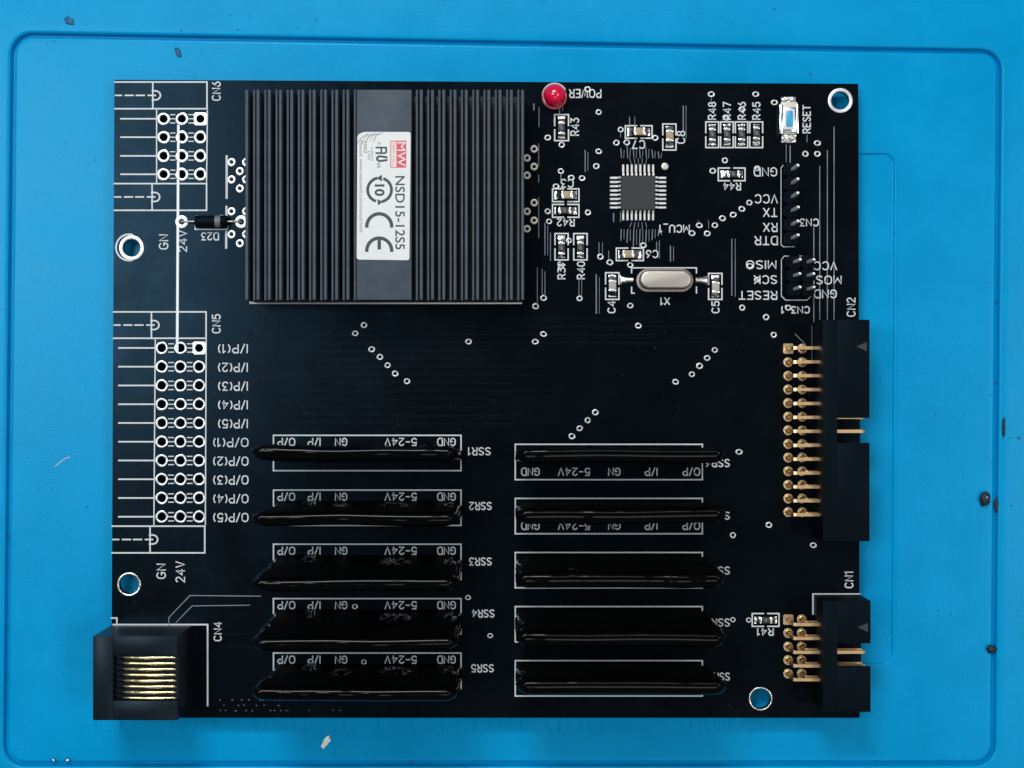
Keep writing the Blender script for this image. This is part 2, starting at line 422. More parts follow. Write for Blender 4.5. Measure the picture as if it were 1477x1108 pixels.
VIAS = """863.4,162 790,198.6 810,209 895.2,187 889,206 863.6,218.5 847.5,129 904,205.6 945,199 1026,136 1090,136 1048,170
1117,148 1045.6,231.5 1161.6,222 1179,222 1179,206.5 1070,158 809,247 824,256.5 839.6,257 802,269 860,239.8 790,305 792,319.6
848,306.5 820.5,347 809,384.5 784,430 772.5,442 836,430.6 866,370.5 879.6,378.6 998,336.5 928,354 909,382.5 909,441
1028,246.6 1080.7,292.4 1070,301.5 1057.5,310 1042,315 1031,325 1020,337 1008.7,325.3 1092,243 1070.4,444 1105,457.6
1081.7,383.6 1092.5,403.5 1137,444 1116,483 1109,757.4 1173,786.5 525,469 512.4,481 536,504 548,515 559,527 570,539 587,550
675.7,492.8 784,482 772,493 920.7,470 1031,505 1020,516.5 1009,528 998,540 974.5,551 858.7,595 847.6,606.4 836,618 825,629.4
1066,652 1057,772 1057,894 1080,894.5 675,862 707,917 512,875 525,955""".split()
for q in VIAS:
    x, y = map(float, q.split(','))
    dull = y > 840
    put(random.choice(VIAM), 'via', x, y, M_via, sc=(random.uniform(0.92, 1.08) * (0.85 if dull else 1), random.uniform(0.84, 0.95) * (0.9 if dull else 1), 1), rz=random.uniform(-0.3, 0.3))
tpm = MB(); a = P(959, 240); tpm.lathe([(5.4 * K, 0), (5.0 * K, 0.05), (3 * K, 0.09), (1 * K, 0.10)], a[0], a[1], 18, close_top=True)
tpm.v = [(x, y, z + ZT) for x, y, z in tpm.v]; tpm.build('test_pad', M_gpad, board, smooth=True, angle=80)

# ------------------------------------------------------------------ printed lettering (vector stroke font) and outlines
def arc(cx, cy, rx, ry, a0, a1, n=6):
    return [(cx + rx * math.cos(math.radians(a0 + (a1 - a0) * i / n)), cy + ry * math.sin(math.radians(a0 + (a1 - a0) * i / n))) for i in range(n + 1)]
G = {
 'C': (4, [arc(2, 4, 2, 2, 30, 180) + arc(2, 2, 2, 2, 180, 330)]),
 'G': (4, [arc(2, 4, 2, 2, 30, 180) + arc(2, 2, 2, 2, 180, 360) + [(4, 2.8), (2.3, 2.8)]]),
 'O': (4.2, [arc(2.1, 4, 2.1, 2, 0, 180, 8) + arc(2.1, 2, 2.1, 2, 180, 360, 8) + [(4.2, 4)]]),
 '0': (3.6, [arc(1.8, 4, 1.8, 2, 0, 180, 8) + arc(1.8, 2, 1.8, 2, 180, 360, 8) + [(3.6, 4)]]),
 'N': (4, [[(0, 0), (0, 6), (4, 0), (4, 6)]]),
 'M': (4.6, [[(0, 0), (0, 6), (2.3, 1.6), (4.6, 6), (4.6, 0)]]),
 'V': (4, [[(0, 6), (2, 0), (4, 6)]]),
 'W': (5, [[(0, 6), (1.1, 0), (2.5, 5), (3.9, 0), (5, 6)]]),
 'X': (4, [[(0, 0), (4, 6)], [(0, 6), (4, 0)]]),
 'T': (4, [[(0, 6), (4, 6)], [(2, 6), (2, 0)]]),
 'I': (0, [[(0, 0), (0, 6)]]),
 'J': (3, [[(3, 6), (3, 1.5)] + arc(1.5, 1.5, 1.5, 1.5, 0, -180)]),
 'K': (3.8, [[(0, 0), (0, 6)], [(3.6, 6), (0, 2.2)], [(1.3, 3.5), (3.8, 0)]]),
 'E': (3.4, [[(3.4, 6), (0, 6), (0, 0), (3.4, 0)], [(0, 3.1), (2.7, 3.1)]]),
 'D': (4, [[(0, 0), (0, 6), (2, 6)] + arc(2, 4, 2, 2, 90, 0, 4) + arc(2, 2, 2, 2, 0, -90, 4) + [(0, 0)]]),
 'P': (3.6, [[(0, 0), (0, 6), (2, 6)] + arc(2, 4.4, 1.6, 1.6, 90, -90) + [(0, 2.8)]]),
 'R': (3.8, [[(0, 0), (0, 6), (2, 6)] + arc(2, 4.4, 1.6, 1.6, 90, -90) + [(0, 2.8)], [(2, 2.8), (3.8, 0)]]),
 'S': (3.8, [arc(1.9, 4.5, 1.8, 1.5, 30, 200, 6) + [(1.9, 3.1)] + arc(1.9, 1.5, 1.9, 1.5, 20, -150, 6)]),
 'U': (4, [[(0, 6), (0, 2)] + arc(2, 2, 2, 2, 180, 360, 8) + [(4, 6)]]),
 '1': (1.4, [[(0, 4.9), (1.4, 6), (1.4, 0)]]),
 '2': (3.6, [arc(1.8, 4.3, 1.7, 1.7, 160, -20, 7) + [(0, 0), (3.6, 0)]]),
 '3': (3.6, [[(0.2, 6), (3.3, 6), (1.5, 3.6)] + arc(1.7, 1.8, 1.9, 1.8, 80, -150, 8)]),
 '4': (3.8, [[(2.9, 0), (2.9, 6), (0, 1.8), (3.8, 1.8)]]),
 '5': (3.6, [[(3.3, 6), (0.5, 6), (0.2, 3.3)] + arc(1.7, 1.95, 1.9, 1.95, 130, -150, 9)]),
 '6': (3.6, [[(2.9, 6), (0.3, 2.8)] + arc(1.8, 1.8, 1.8, 1.8, 160, 520, 12)]),
 '7': (3.6, [[(0, 6), (3.6, 6), (1.2, 0)]]),
 '8': (3.6, [arc(1.8, 4.5, 1.5, 1.45, -90, 270, 12), arc(1.8, 1.55, 1.8, 1.5, 90, 450, 12)]),
 '9': (3.6, [[(0.7, 0), (3.3, 3.2)] + arc(1.8, 4.2, 1.8, 1.8, -20, 340, 12)]),
 '/': (2.4, [[(0, -0.3), (2.4, 6.3)]]),
 '(': (1.2, [arc(3.2, 3, 3.2, 4, 135, 225, 6)]),
 ')': (1.2, [arc(-2, 3, 3.2, 4, 45, -45, 6)]),
 '-': (2.8, [[(0, 3), (2.8, 3)]]),
 '_': (3.2, [[(0, -0.9), (3.2, -0.9)]]),
}
ZC = [0]
def zlev():
    ZC[0] += 1; return 0.018 + 0.0016 * (ZC[0] % 24)
def silk(s, cx, cy, length, h, rot, wd=1.75):
    """rot: 90 reads upwards, 180 upside down"""
    x = 0; strokes = []
    for i, ch in enumerate(s):
        gw, st = G[ch]
        for pl in st: strokes.append([(x + a, b) for a, b in pl])
        x += gw + 1.7
    x -= 1.7
    sx = (length - wd) * K / max(x, 0.1); sy = (h - wd) * K / 6
    c, sn = math.cos(math.radians(rot)), math.sin(math.radians(rot)); m = MB()
    for i, pl in enumerate(strokes):
        q = []
        for a, b in pl:
            u = (a - x / 2) * sx; v = (b - 3) * sy
            q.append((u * c - v * sn, u * sn + v * c))
        m.ribbon(q, wd * K, 0.0016 * i * 0.35)
    a = P(cx, cy)
    return link('printed_lettering', m.mesh('printed_lettering'), board, (a[0], a[1], ZT + zlev()), M_silk)

TX = [('CN6', 312, 131.5, 28, 13, 90), ('CN5', 312, 467, 28, 13, 90), ('GN', 236, 349, 22, 14, 90), ('24V', 263.5, 348, 32, 13, 90),
      ('GN', 232.5, 824, 22, 14, 90), ('24V', 260, 825, 31, 14, 90), ('D23', 303, 341, 26, 12, 180), ('CN4', 314, 911, 28, 12, 90),
      ('POWER', 844, 135, 47, 13, 180), ('R43', 829, 183, 26, 13, 90), ('C7', 921, 208.5, 19, 13, 180), ('C8', 982, 198, 19, 13, 90),
      ('R48', 1027, 160, 26, 12, 90), ('R47', 1048.5, 160, 26, 12, 90), ('R46', 1070, 160, 26, 12, 90), ('R45', 1091, 160, 26, 12, 90),
      ('RESET', 1163.5, 172, 41, 12, 90), ('GND', 1104, 248, 34, 13.5, 180), ('VCC', 1105, 287, 34, 13.5, 180), ('TX', 1111, 306.5, 21, 13.5, 180),
      ('RX', 1111, 328, 21, 13.5, 180), ('DTR', 1105, 347, 34, 13.5, 180), ('CN3', 1167, 321, 28, 11.5, 180), ('R44', 1056, 269, 26, 11.5, 180),
      ('MCU_1', 973, 330, 44, 12, 180), ('C3', 818, 264.5, 19, 13, 180), ('R42', 816, 321, 26, 11.5, 180), ('R39', 810, 390, 26, 12, 90),
      ('R40', 838, 390, 26, 12, 90), ('C4', 882, 443, 18, 12, 90), ('C5', 1032, 443, 18, 12, 90), ('C6', 940.5, 366.5, 18, 12, 180),
      ('X1', 959.5, 434.5, 14, 11.5, 180), ('MISO', 1098, 382, 44, 13, 180), ('SCK', 1104, 403.5, 34, 13, 180), ('RESET', 1093, 426, 56, 13, 180),
      ('VCC', 1190.5, 383.5, 34, 13, 180), ('MOSI', 1193.5, 404, 41, 13, 180), ('GND', 1190.5, 424, 33, 13, 180), ('CN3_1', 1147.5, 447, 41, 11, 180),
      ('CN2', 1227.5, 443, 28, 13, 90), ('CN1', 1224.5, 836.5, 24, 13, 90), ('R41', 1104, 911.5, 24, 11, 180)]
for i in range(5):
    TX.append(('I/P(%d)' % (i + 1), 336, CN5R[i] + 1, 43, 13.5, 180))
    TX.append(('O/P(%d)' % (i + 1), 333, CN5R[i + 5] + 1, 51, 13.5, 180))
LT = [628, 707, 785, 863.5, 942]; RT = [641, 719, 797, 875, 953]
for i, (x, y) in enumerate(((691.5, 651), (693, 730), (693, 810), (697, 885), (696, 964))): TX.append(('SSR%d' % (i + 1), x, y, 33, 12, 180))
for i, y in enumerate((668, 744, 823, 898, 976)): TX.append(('SSR%d' % (i + 6), 1035 if i else 1035, y, 36, 12, 180))
for t in LT:
    for s, x, l in (('O/P', 413, 26), ('I/P', 453, 19), ('GN', 492, 18), ('5-24V', 578, 47), ('GND', 644, 27)): TX.append((s, x, t + 9.5, l, 12, 180))
for t in RT:
    for s, x, l in (('GND', 765, 27), ('5-24V', 828, 47), ('GN', 886, 18), ('I/P', 939, 19), ('O/P', 997, 26)): TX.append((s, x, t + 39.5, l, 12, 180))
for a in TX: silk(*a)

def outline(paths, wd=2.6, name='printed_outline', material=None):
    """paths: lists of plan points; (pts, True) closes"""
    m = MB()
    for i, p in enumerate(paths):
        cl = isinstance(p, tuple); pts = p[0] if cl else p
        m.ribbon([P(*q)[:2] for q in pts], wd * 0.88 * K, ZT + 0.0006 * i, cl)
    z = zlev(); m.v = [(a, b, c + z) for a, b, c in m.v]
    return m.build(name, material or M_silk, board)
def rectp(x0, y0, x1, y1): return ([(x0, y0), (x1, y0), (x1, y1), (x0, y1)], True)
def terminal_end(x0, x1, y0, y1, xd):
    ym = (y0 + y1) / 2
    outline([[(x0, y0), (x1, y0), (x1, y1), (x0, y1)], [(xd, y0), (xd, y1)], [(xd - 1, ym - 6.5)] + arc(xd + 4, ym, 7, 6.5, -90, 90, 8) + [(xd - 1, ym + 6.5)]] +
            [[(x0 + a, ym), (x0 + b, ym)] for a, b in ((1, 10), (15, 27), (31, 43), (48, 59))], 2.4)
terminal_end(165.5, 298.6, 118.5, 157, 220.5); terminal_end(164.5, 298, 265, 303.5, 219.5)
terminal_end(163.5, 297.3, 450, 488, 218.5); terminal_end(161.5, 295.4, 759, 797.5, 216.5)
for rows, cols, x0, top, bot, xl in ((CN6R, CN6X, 174, 157, 265, 226), (CN5R, CN5X, 171, 488, 759, 224)):
    outline([[(xl, top + 2), (xl - (2 if bot > 500 else 0), bot - 2)], [(cols[2] + 10.2, top + 2), (cols[2] + 9, bot - 2)]], 2.0)
    for y in rows: outline([[(x0, y), (cols[0] - 11, y)]], 2.4)
    outline([[(cols[k] + 9.8, y + d), (cols[k + 1] - 9.8, y + d)] for y in rows for k in (0, 1) for d in (-6, 0, 6)], 1.7)
outline([[(327, 225), (327, 286)]], 3.6); outline([[(326.7, 298), (326.7, 311)]], 3.6); outline([[(326.4, 334), (326.2, 358)]], 3.6)
outline([[(284, 311), (281.5, 315), (281.5, 331), (328, 331), (330, 326)], [(318, 311), (326, 312), (329, 318)]], 2.0)
# relay outlines
for t in LT: outline([rectp(394.5, t, 665, t + 51)], 2.2)
for t in RT: outline([rectp(743.2, t, 1013, t + 51)], 2.2)
# jack outline, header outlines, crystal, power lamp
outline([[(163, 901), (299.5, 901), (299.5, 1018)], [(160.5, 891.5), (168.5, 891.5), (168.5, 901)]], 2.6)
outline([[(1240, 857), (1172.5, 857), (1172.5, 886)]], 2.4)
outline([[(911, 394), (911, 386.5), (1004.5, 386.5), (1004.5, 394)], [(911, 414), (911, 423), (915, 423)], [(1004.5, 414), (1004.5, 423)]], 2.0)
outline([arc(800, 138, 17.5, 17.5, 30, 330, 20)], 2.4)
for ty, n in ((238.5, 6),):
    outline([[(1126.5 + (3 if q in (0, 1) else 0), ty), (1126.5, ty + 4), (1126.5, ty + n * 19.6 - 3), (1130, ty + n * 19.6), (1146, ty + n * 19.6)] for q in (0,)], 1.2)

outline([([(1131, 369.5), (1163, 369.5), (1170, 375), (1170, 427), (1164, 433), (1133, 433), (1127, 427), (1127, 375)], True)], 1.3)
# tracks: thin vertical and slanted runs under the lacquer, their edge glints painted as pale grey lines
tr = MB()
def trace(pts, wd=1.1, h=0.035):
    tr.ribbon([P(*q)[:2] for q in pts], wd * K, ZT + h)
for x, a, b, wd in ((770, 150, 159, 1.6), (777.5, 155, 183, 1), (777, 207, 240, 1), (777, 252, 263, 1), (777, 285, 343, 1), (807, 153, 165, 1.6), (811.5, 145, 160, .9),
    (844, 217, 248, 1.3), (848, 220, 246, .8), (786, 322, 368, 1.3), (790, 326, 368, .8), (794, 336, 376, 1.2), (775, 386, 438, .9), (782, 388, 425, 1), (786, 392, 425, .9),
    (835, 404, 426, 1), (839, 404, 426, .8), (864, 350, 366, 1), (869, 350, 366, .8), (878, 362, 374, .9), (860, 396, 452, 1.6), (864.5, 400, 452, .7), (985.5, 153, 188, 1.4), (989.5, 153, 200, .8),
    (908, 169, 184, 1.2), (915.5, 169, 180, .8), (885, 308, 320, 1.5), (895, 305, 320, 1), (967, 355, 377, 1.4), (971.5, 356, 376, .8), (947, 349, 361, 1.1), (951, 347, 373, .9),
    (1055.5, 345, 426, 1.4), (1060.5, 345, 428, .9), (1134, 208, 234, .8), (1139.6, 210, 238, 1.5), (1164, 195, 205, 1), (1173.8, 327, 465, 1.3), (1182.3, 240, 461, 1.2), (1193.3, 217, 461, 1.2), (1203, 183, 461, 1.3),
    (1026, 141, 147, 1), (895, 192, 198, 1), (1007, 318, 322, .8), (1022, 318, 330, .7), (1171, 470, 520, .6)):
    trace([(x, a), (x, b)], wd)
for i in range(7):
    x = 896 + 9 * i; l = (14, 18, 15, 13, 16, 12, 9)[i]
    trace([(x - 0.6, 228 - l), (x + 0.4, 228)], 1.2); trace([(x + 4.2, 228 - l * 0.8), (x + 3.6, 228)], 0.7)
    l2 = (16, 19, 26, 24, 20, 15, 9)[i]
    trace([(x + 0.2, 331), (x - 0.6, 331 + l2)], 1.2); trace([(x + 4.2, 331), (x + 4.0, 331 + l2 * 0.85)], 0.7)
for i in range(5):
    trace([(911 + 5 * i, 237), (908 + 6.2 * i, 229 - (i % 2) * 3)], 0.8); trace([(911 + 5 * i, 321), (908 + 6.2 * i, 328 + (i % 2) * 3)], 0.8)
trace([(376, 860), (274, 859), (243.5, 891), (243.5, 906)], 1.3); trace([(360, 873), (277, 874), (254, 898)], 1.2)
trace([(1147, 482), (1161, 496)], 1.0); trace([(809, 251), (809, 262)], 1.2)
t = tr.build('copper_tracks', M_trace, board); t['kind'] = 'stuff'
# wide, barely visible copper relief across the middle
fr = MB()
for i in range(14):
    y = 462 + 11.6 * i; x0 = random.uniform(368, 470) + max(0, i - 6) * 6; x1 = random.uniform(690, 900) + (240 if i < 4 else 0)
    for dy in (0,):
        a = P(x0, y + 2.4); b = P(x1, y - 2.4)
        fr.prism([(a[0], a[1]), (b[0], a[1]), (b[0], b[1]), (a[0], b[1])], ZT - 0.1, ZT + 0.007, 0.03, 0.006)
for y in (915, 934):
    a = P(318, y + 1); b = P(376, y - 1); fr.prism([(a[0], a[1]), (b[0], a[1]), (b[0], b[1]), (a[0], b[1])], ZT - 0.1, ZT + 0.007, 0.03, 0.006)
t = fr.build('copper_relief', M_mask, board); t['kind'] = 'stuff'
et = MB()
for y, xs in ((1010, (317.6, 335, 348.7, 359, 375, 380, 390, 396, 403, 417, 427, 437.6, 473.5, 490)), (1017.5, (323, 370, 381, 402, 344, 352)), (1025, (317.6, 325.5, 340, 355, 364, 390, 396, 405, 412, 415, 446, 480, 491))):
    for x in xs:
        a = P(x, y + random.uniform(-0.5, 0.5)); e = random.uniform(0.10, 0.2)
        et.prism([(a[0] - e, a[1] - 0.09), (a[0] + e, a[1] - 0.06), (a[0] + e * 0.8, a[1] + 0.09), (a[0] - e * 0.9, a[1] + 0.07)], ZT - 0.05, ZT + 0.03, 0.03, 0.03)
t = et.build('etched_marking', M_trace, board); t['kind'] = 'stuff'  # pale dots paint the sparse glints of copper lettering under the mask
# bare tinned track joining the middle pads
bt = MB()
bt.prism([P(x, y)[:2] for x, y in ((253.6, 507), (257.4, 507), (259.2, 180), (255.4, 180))], ZT - 0.05, ZT + 0.07, 0.12, 0.05)
bt.build('bare_track', M_bare, board, label='bare white tinned track linking the middle row of pads')

# ------------------------------------------------------------------ power converter with ribbed heat sink
HZ = 12.0
def pb(m, x0, y0, x1, y1, z0, z1, zr=None):
    a = R2(x0, y0, x1, y1, z1 if zr is None else zr); return m.box(a[0], a[1], ZT + z0, a[2], a[3], ZT + z1)
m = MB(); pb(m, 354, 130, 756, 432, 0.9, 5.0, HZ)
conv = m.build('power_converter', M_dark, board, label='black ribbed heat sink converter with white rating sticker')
m = MB(); a = R2(360, 145, 753, 439, 0.4); m.box(a[0], a[1], ZT + 0.02, a[2], a[3], ZT + 0.9)
m.build('base_frame', mat('frame_edge', (0.55, 0.56, 0.58), 0.35, metal=0.5), conv, bevel=0.1)
def fin_mesh(wd, y0, y1, z, name):
    s = K * (D - z) / D; a = wd * s / 2; mm = MB()
    ya = P(0, y1, z)[1]; yb = P(0, y0, z)[1]
    mm.prism([(-a, ya), (a, ya), (a, yb), (-a, yb)], 4.9, z, 0.06, 0.06)
    return mm.mesh(name)
FW = fin_mesh(4.2, 129.5, 432.5, HZ, 'fin'); FT = fin_mesh(3.3, 129.5, 433.5, HZ - 0.9, 'low_fin')
for i in range(10):
    for x, z, me in ((355.8 + 16.2 * i, HZ, FW), (366.6 + 16.15 * i, HZ - 0.9, FT), (607.5 + 16.25 * i, HZ, FW), (601.4 + 16.25 * i, HZ - 0.9, FT)):
        link('fin', me, conv, (P(x, 0, z)[0], 0, ZT), M_anod)
m = MB(); pb(m, 514.5, 129.5, 593.5, 432.5, 4.9, HZ); m.build('centre_block', M_anod, conv, bevel=0.08)
zs = HZ + 0.02
st = MB(); q = [P(x, y, zs)[:2] for x, y in ((514.5, 374.5), (590.5, 375.5), (592.5, 190.5), (524, 190.5), (515.5, 195))]
def rounded(poly, r, n=4):
    out = []; N = len(poly)
    for i in range(N):
        a, b, c = Vector(poly[i - 1]), Vector(poly[i]), Vector(poly[(i + 1) % N])
        p = b + (a - b).normalized() * r; q2 = b + (c - b).normalized() * r
        for k in range(n + 1):
            t = k / n; v = p * (1 - t) ** 2 + b * 2 * t * (1 - t) + q2 * t * t; out.append((v.x, v.y))
    return out
st.prism(rounded(q, 0.5), ZT + HZ + 0.005, ZT + HZ + 0.10); st.build('sticker', M_stick, conv)
ZP = HZ + 0.106
def ink(paths, wd, material, name='sticker_print', dz=0.0):
    mm = MB()
    for i, p in enumerate(paths):
        cl = isinstance(p, tuple); pts = p[0] if cl else p
        mm.ribbon([P(*c, ZP)[:2] for c in pts], wd * K * (D - ZP) / D, ZT + ZP + dz + 0.0006 * i, cl)
    return mm.build(name, material, conv)
font_text('NSD15-12S5', 577, 307, ZP, 106, 14.0, -math.pi / 2, 'sticker_print', M_ink, conv, spacing=1.02, bold=0.12)
ink([arc(547, 327, 18, 18.5, 180, 360, 22)], 5.0, M_ink)
ink([arc(547, 362, 18, 18.5, 180, 360, 22), [(547, 346), (547, 358.5)]], 5.0, M_ink)
ink([arc(547.5, 274, 17.2, 17.2, 112, 255, 16)], 4.2, M_ink); ink([arc(547.5, 274, 17.2, 17.2, -68, 75, 16)], 4.2, M_ink)
def tri(pts, material, dz=0.003):
    mm = MB(); mm.add([(*P(*c, ZP)[:2], ZT + ZP + dz) for c in pts], [tuple(range(len(pts)))]); return mm.build('sticker_print', material, conv)
tri([(551, 252), (551, 262), (543, 257)], M_ink); tri([(544.5, 287), (552, 291.5), (545, 296.5)], M_ink)
font_text('10', 547.5, 274.5, ZP, 17, 14.5, -math.pi / 2, 'sticker_print', M_ink, conv, bold=0.35)
# red maker's mark
tri([(563, 203), (586, 203), (586, 242), (563, 242)], M_redink, 0.0)
tri([(564.3, 204.3), (571.8, 204.3), (571.8, 240.7), (564.3, 240.7)], M_stick, 0.002)
mw = font_text('MW', 579, 222.5, ZP + 0.004, 35, 11.5, -math.pi / 2, 'sticker_print', M_stick, conv)
font_text('MEAN WELL', 568, 222.5, ZP + 0.004, 33, 4.6, -math.pi / 2, 'sticker_print', M_redink, conv)
# recognised component mark: reversed R, then U-like J, small c and us
ink([[(542.5, 213), (557, 213)], [(557, 213), (557, 219)] + arc(553.5, 219, 3.5, 2.2, 0, 90, 4)[1:] + [(550, 221)], [(550, 213), (550, 221), (542.5, 221)]], 2.6, M_ink)
ink([[(558, 227), (547, 225.5), (544, 227.5), (544, 230.5), (547.5, 232.5), (558, 231)]], 3.0, M_ink)
font_text('c', 547, 207.5, ZP, 4, 4, -math.pi / 2, 'sticker_print', M_ink, conv)
font_text('us', 546.5, 238.5, ZP, 7, 4.5, -math.pi / 2, 'sticker_print', M_ink, conv)
font_text('E183223', 536.5, 222.5, ZP, 19, 3.4, -math.pi / 2, 'sticker_print', M_inkl, conv)
font_text('LPS', 532, 224.5, ZP, 12, 3.4, -math.pi / 2, 'sticker_print', M_inkl, conv)
font_text('2002', 526.8, 212, ZP, 18, 4.4, -math.pi / 2, 'sticker_print', M_inkl, conv)
font_text('Manual: www.meanwell.com/manual.html', 521, 269, ZP, 132, 5.0, -math.pi / 2, 'sticker_print', M_inkl, conv)
for k in range(5):
    ink([[(516.5 + k * 5.5, 206 - k * 0.6), (521 + k * 5.5, 199 - k), (531 + k * 5, 193.2 - k * 0.25)]], 1.0 if k % 2 else 1.7, M_crease, 'sticker_crease', 0.002 + k * 0.001)

# ------------------------------------------------------------------ relay modules in black heat shrink
def module(x0, x1, y0, yr, seed, crinkle, back):
    """plan: base runs x0..x1 at y0; the top ridge is seen at yr"""
    H = 26.0 + random.uniform(-0.3, 0.3)
    bx0, by, _ = P(x0, y0); bx1 = P(x1, y0)[0]
    ty = P(0, yr, H)[1]; N, Mv = 150, 84; vs = []; fs = []; RR_ = 1.1; gl = []
    for i in range(N + 1):
        u = i / N; x = bx0 + (bx1 - bx0) * u
        e = min(u, 1 - u) * (bx1 - bx0)            # mm from the nearer end
        pinch = 0.45 + 0.55 * min(1.0, e / 1.8) ** 0.6
        hh = H - 1.0 * max(0, 1 - e / 1.6) ** 2 + 0.22 * noise.noise(Vector((x * 0.22, seed * 7.1, 0)))
        for k in range(Mv + 1):
            t = k / Mv                               # from the front foot over the ridge to the back foot
            if t < 0.42: z = t / 0.42 * (hh - RR_); side = 1; hw = 1.0
            elif t > 0.58: z = (1 - t) / 0.42 * (hh - RR_); side = -1; hw = 1.0
            else:
                an = (t - 0.42) / 0.16 * math.pi; z = hh - RR_ + RR_ * math.sin(an); hw = abs(math.cos(an)); side = 1 if an < math.pi / 2 else -1
            f = z / H; shiny = hw < 0.97 or e < 0.9
            if side > 0:
                half = 1.28 - 0.38 * f + 0.55 * math.exp(-f / 0.10)
                b = noise.noise(Vector((x * 0.30, f * 4.0, seed * 3.3)))
                half += 0.16 * max(0, b + 0.02) * math.sin(math.pi * min(1, f * 1.05))
                for cu, cz, rad in crinkle:
                    g = math.exp(-((u - cu) / rad) ** 2 - ((f - cz) / 0.13) ** 2)
                    if g > 0.30: shiny = True
                    if g > 0.02:
                        half += g * (0.30 + 0.55 * abs(noise.noise(Vector((x * 0.8, z * 0.45, seed)))) + 0.22 * noise.noise(Vector((x * 2.2 + z * 0.5, z * 0.8, seed * 2))))
            else:
                half = 1.15 + back * f
            gl.append(shiny)
            yc = by + (ty - by) * f + 0.30 * noise.noise(Vector((x * 0.07, seed * 1.7, f * 0.5))) * f
            xe = (0.35 * noise.noise(Vector((z * 0.30, seed, u * 3)))) if e < 1.5 else 0.0
            vs.append((x + xe, yc + side * half * hw * pinch, ZT + 0.03 + z))
    W = Mv + 1
    for i in range(N):
        for k in range(Mv): fs.append((i * W + k, i * W + k + 1, (i + 1) * W + k + 1, (i + 1) * W + k))
    fs.append(tuple(range(W - 1, -1, -1))); fs.append(tuple(range(N * W, (N + 1) * W)))
    m = MB().add(vs, fs); m.gl = [gl[f_[0]] for f_ in fs]; return m
LR = [652, 747, 841, 927, 1000]; RR = [652, 740.5, 834, 919, 988]
for i in range(5):
    cr = [(0.62, 0.22, 0.045), (0.69, 0.26, 0.04), (0.94, 0.22, 0.03)] if i in (1, 2, 3, 4) else [(0.96, 0.4, 0.02), (0.6, 0.5, 0.05)]
    cr = cr + [(0.20, 0.10, 0.035), (0.02, 0.55, 0.02)] + ([(0.38, 0.3, 0.05)] if i in (1, 4) else [])
    if i == 0: cr += [(0.09, 0.85, 0.10), (0.27, 0.85, 0.05), (0.86, 0.85, 0.06)]
    for mm, row in ((module(394, 667, LT[i] + 30, LR[i], i + 1.3, cr, 0.3), i + 1),
                    (module(744, 1021, RT[i] + 18, RR[i], i + 9.7, [(0.02, 0.5, 0.02), (0.985, 0.6, 0.015)] + ([(0.27, 0.9, 0.02)] if i == 2 else []), 0.65), i + 6)):
        o = mm.build('relay_module', M_shrink, board, smooth=True, angle=75, label='tall relay module in black heat shrink, row printed SSR%d' % row)
        o.data.materials.append(M_wrap)
        o.data.polygons.foreach_set('material_index', [0 if g else 1 for g in mm.gl])

# ------------------------------------------------------------------ network jack
JZ = 13.0
m = MB(); pb(m, 134, 918, 256, 1039, 0.02, JZ - 1.3, JZ)
jack = m.build('network_jack', M_gloss, board, label='black moulded network jack with eight gold contacts')
for x0, y0, x1, y1, nm in ((134, 918, 163, 1039, 'front_frame'), (163.2, 918, 256, 944, 'side_frame'), (163.2, 1011, 256, 1039, 'side_frame')):
    m = MB(); pb(m, x0, y0, x1, y1, JZ - 1.3, JZ); m.build(nm, M_gloss, jack, bevel=0.05)
for i in range(9):
    y = 943.6 + 8.35 * i + (1.2 if i == 0 else 0) - (1.2 if i == 8 else 0)
    m = MB(); pb(m, 163.3, y - 0.9, 177, y + 0.9, JZ - 1.3, JZ - 0.12, JZ); m.build('contact_rib', M_plast, jack)
for i in range(8):
    y = 948.8 + 8.35 * i; bl = 212 if i % 2 == 0 else 223
    pts = [P(x, y, JZ)[:2] + (ZT + JZ + dz,) for x, dz in ((176, -0.75), (180, -0.45), (190, -0.42), (bl - 14, -0.18), (bl, 0.02), (bl + 14, -0.15), (236, -0.30), (246, -0.34), (251, -0.32), (253, -0.55), (253.5, -1.2))]
    m = MB().tube(pts, [0.24, 0.27, 0.27, 0.29, 0.33, 0.28, 0.22, 0.21, 0.25, 0.22, 0.18], 8)
    m.build('contact', M_brass, jack, smooth=True, angle=60)
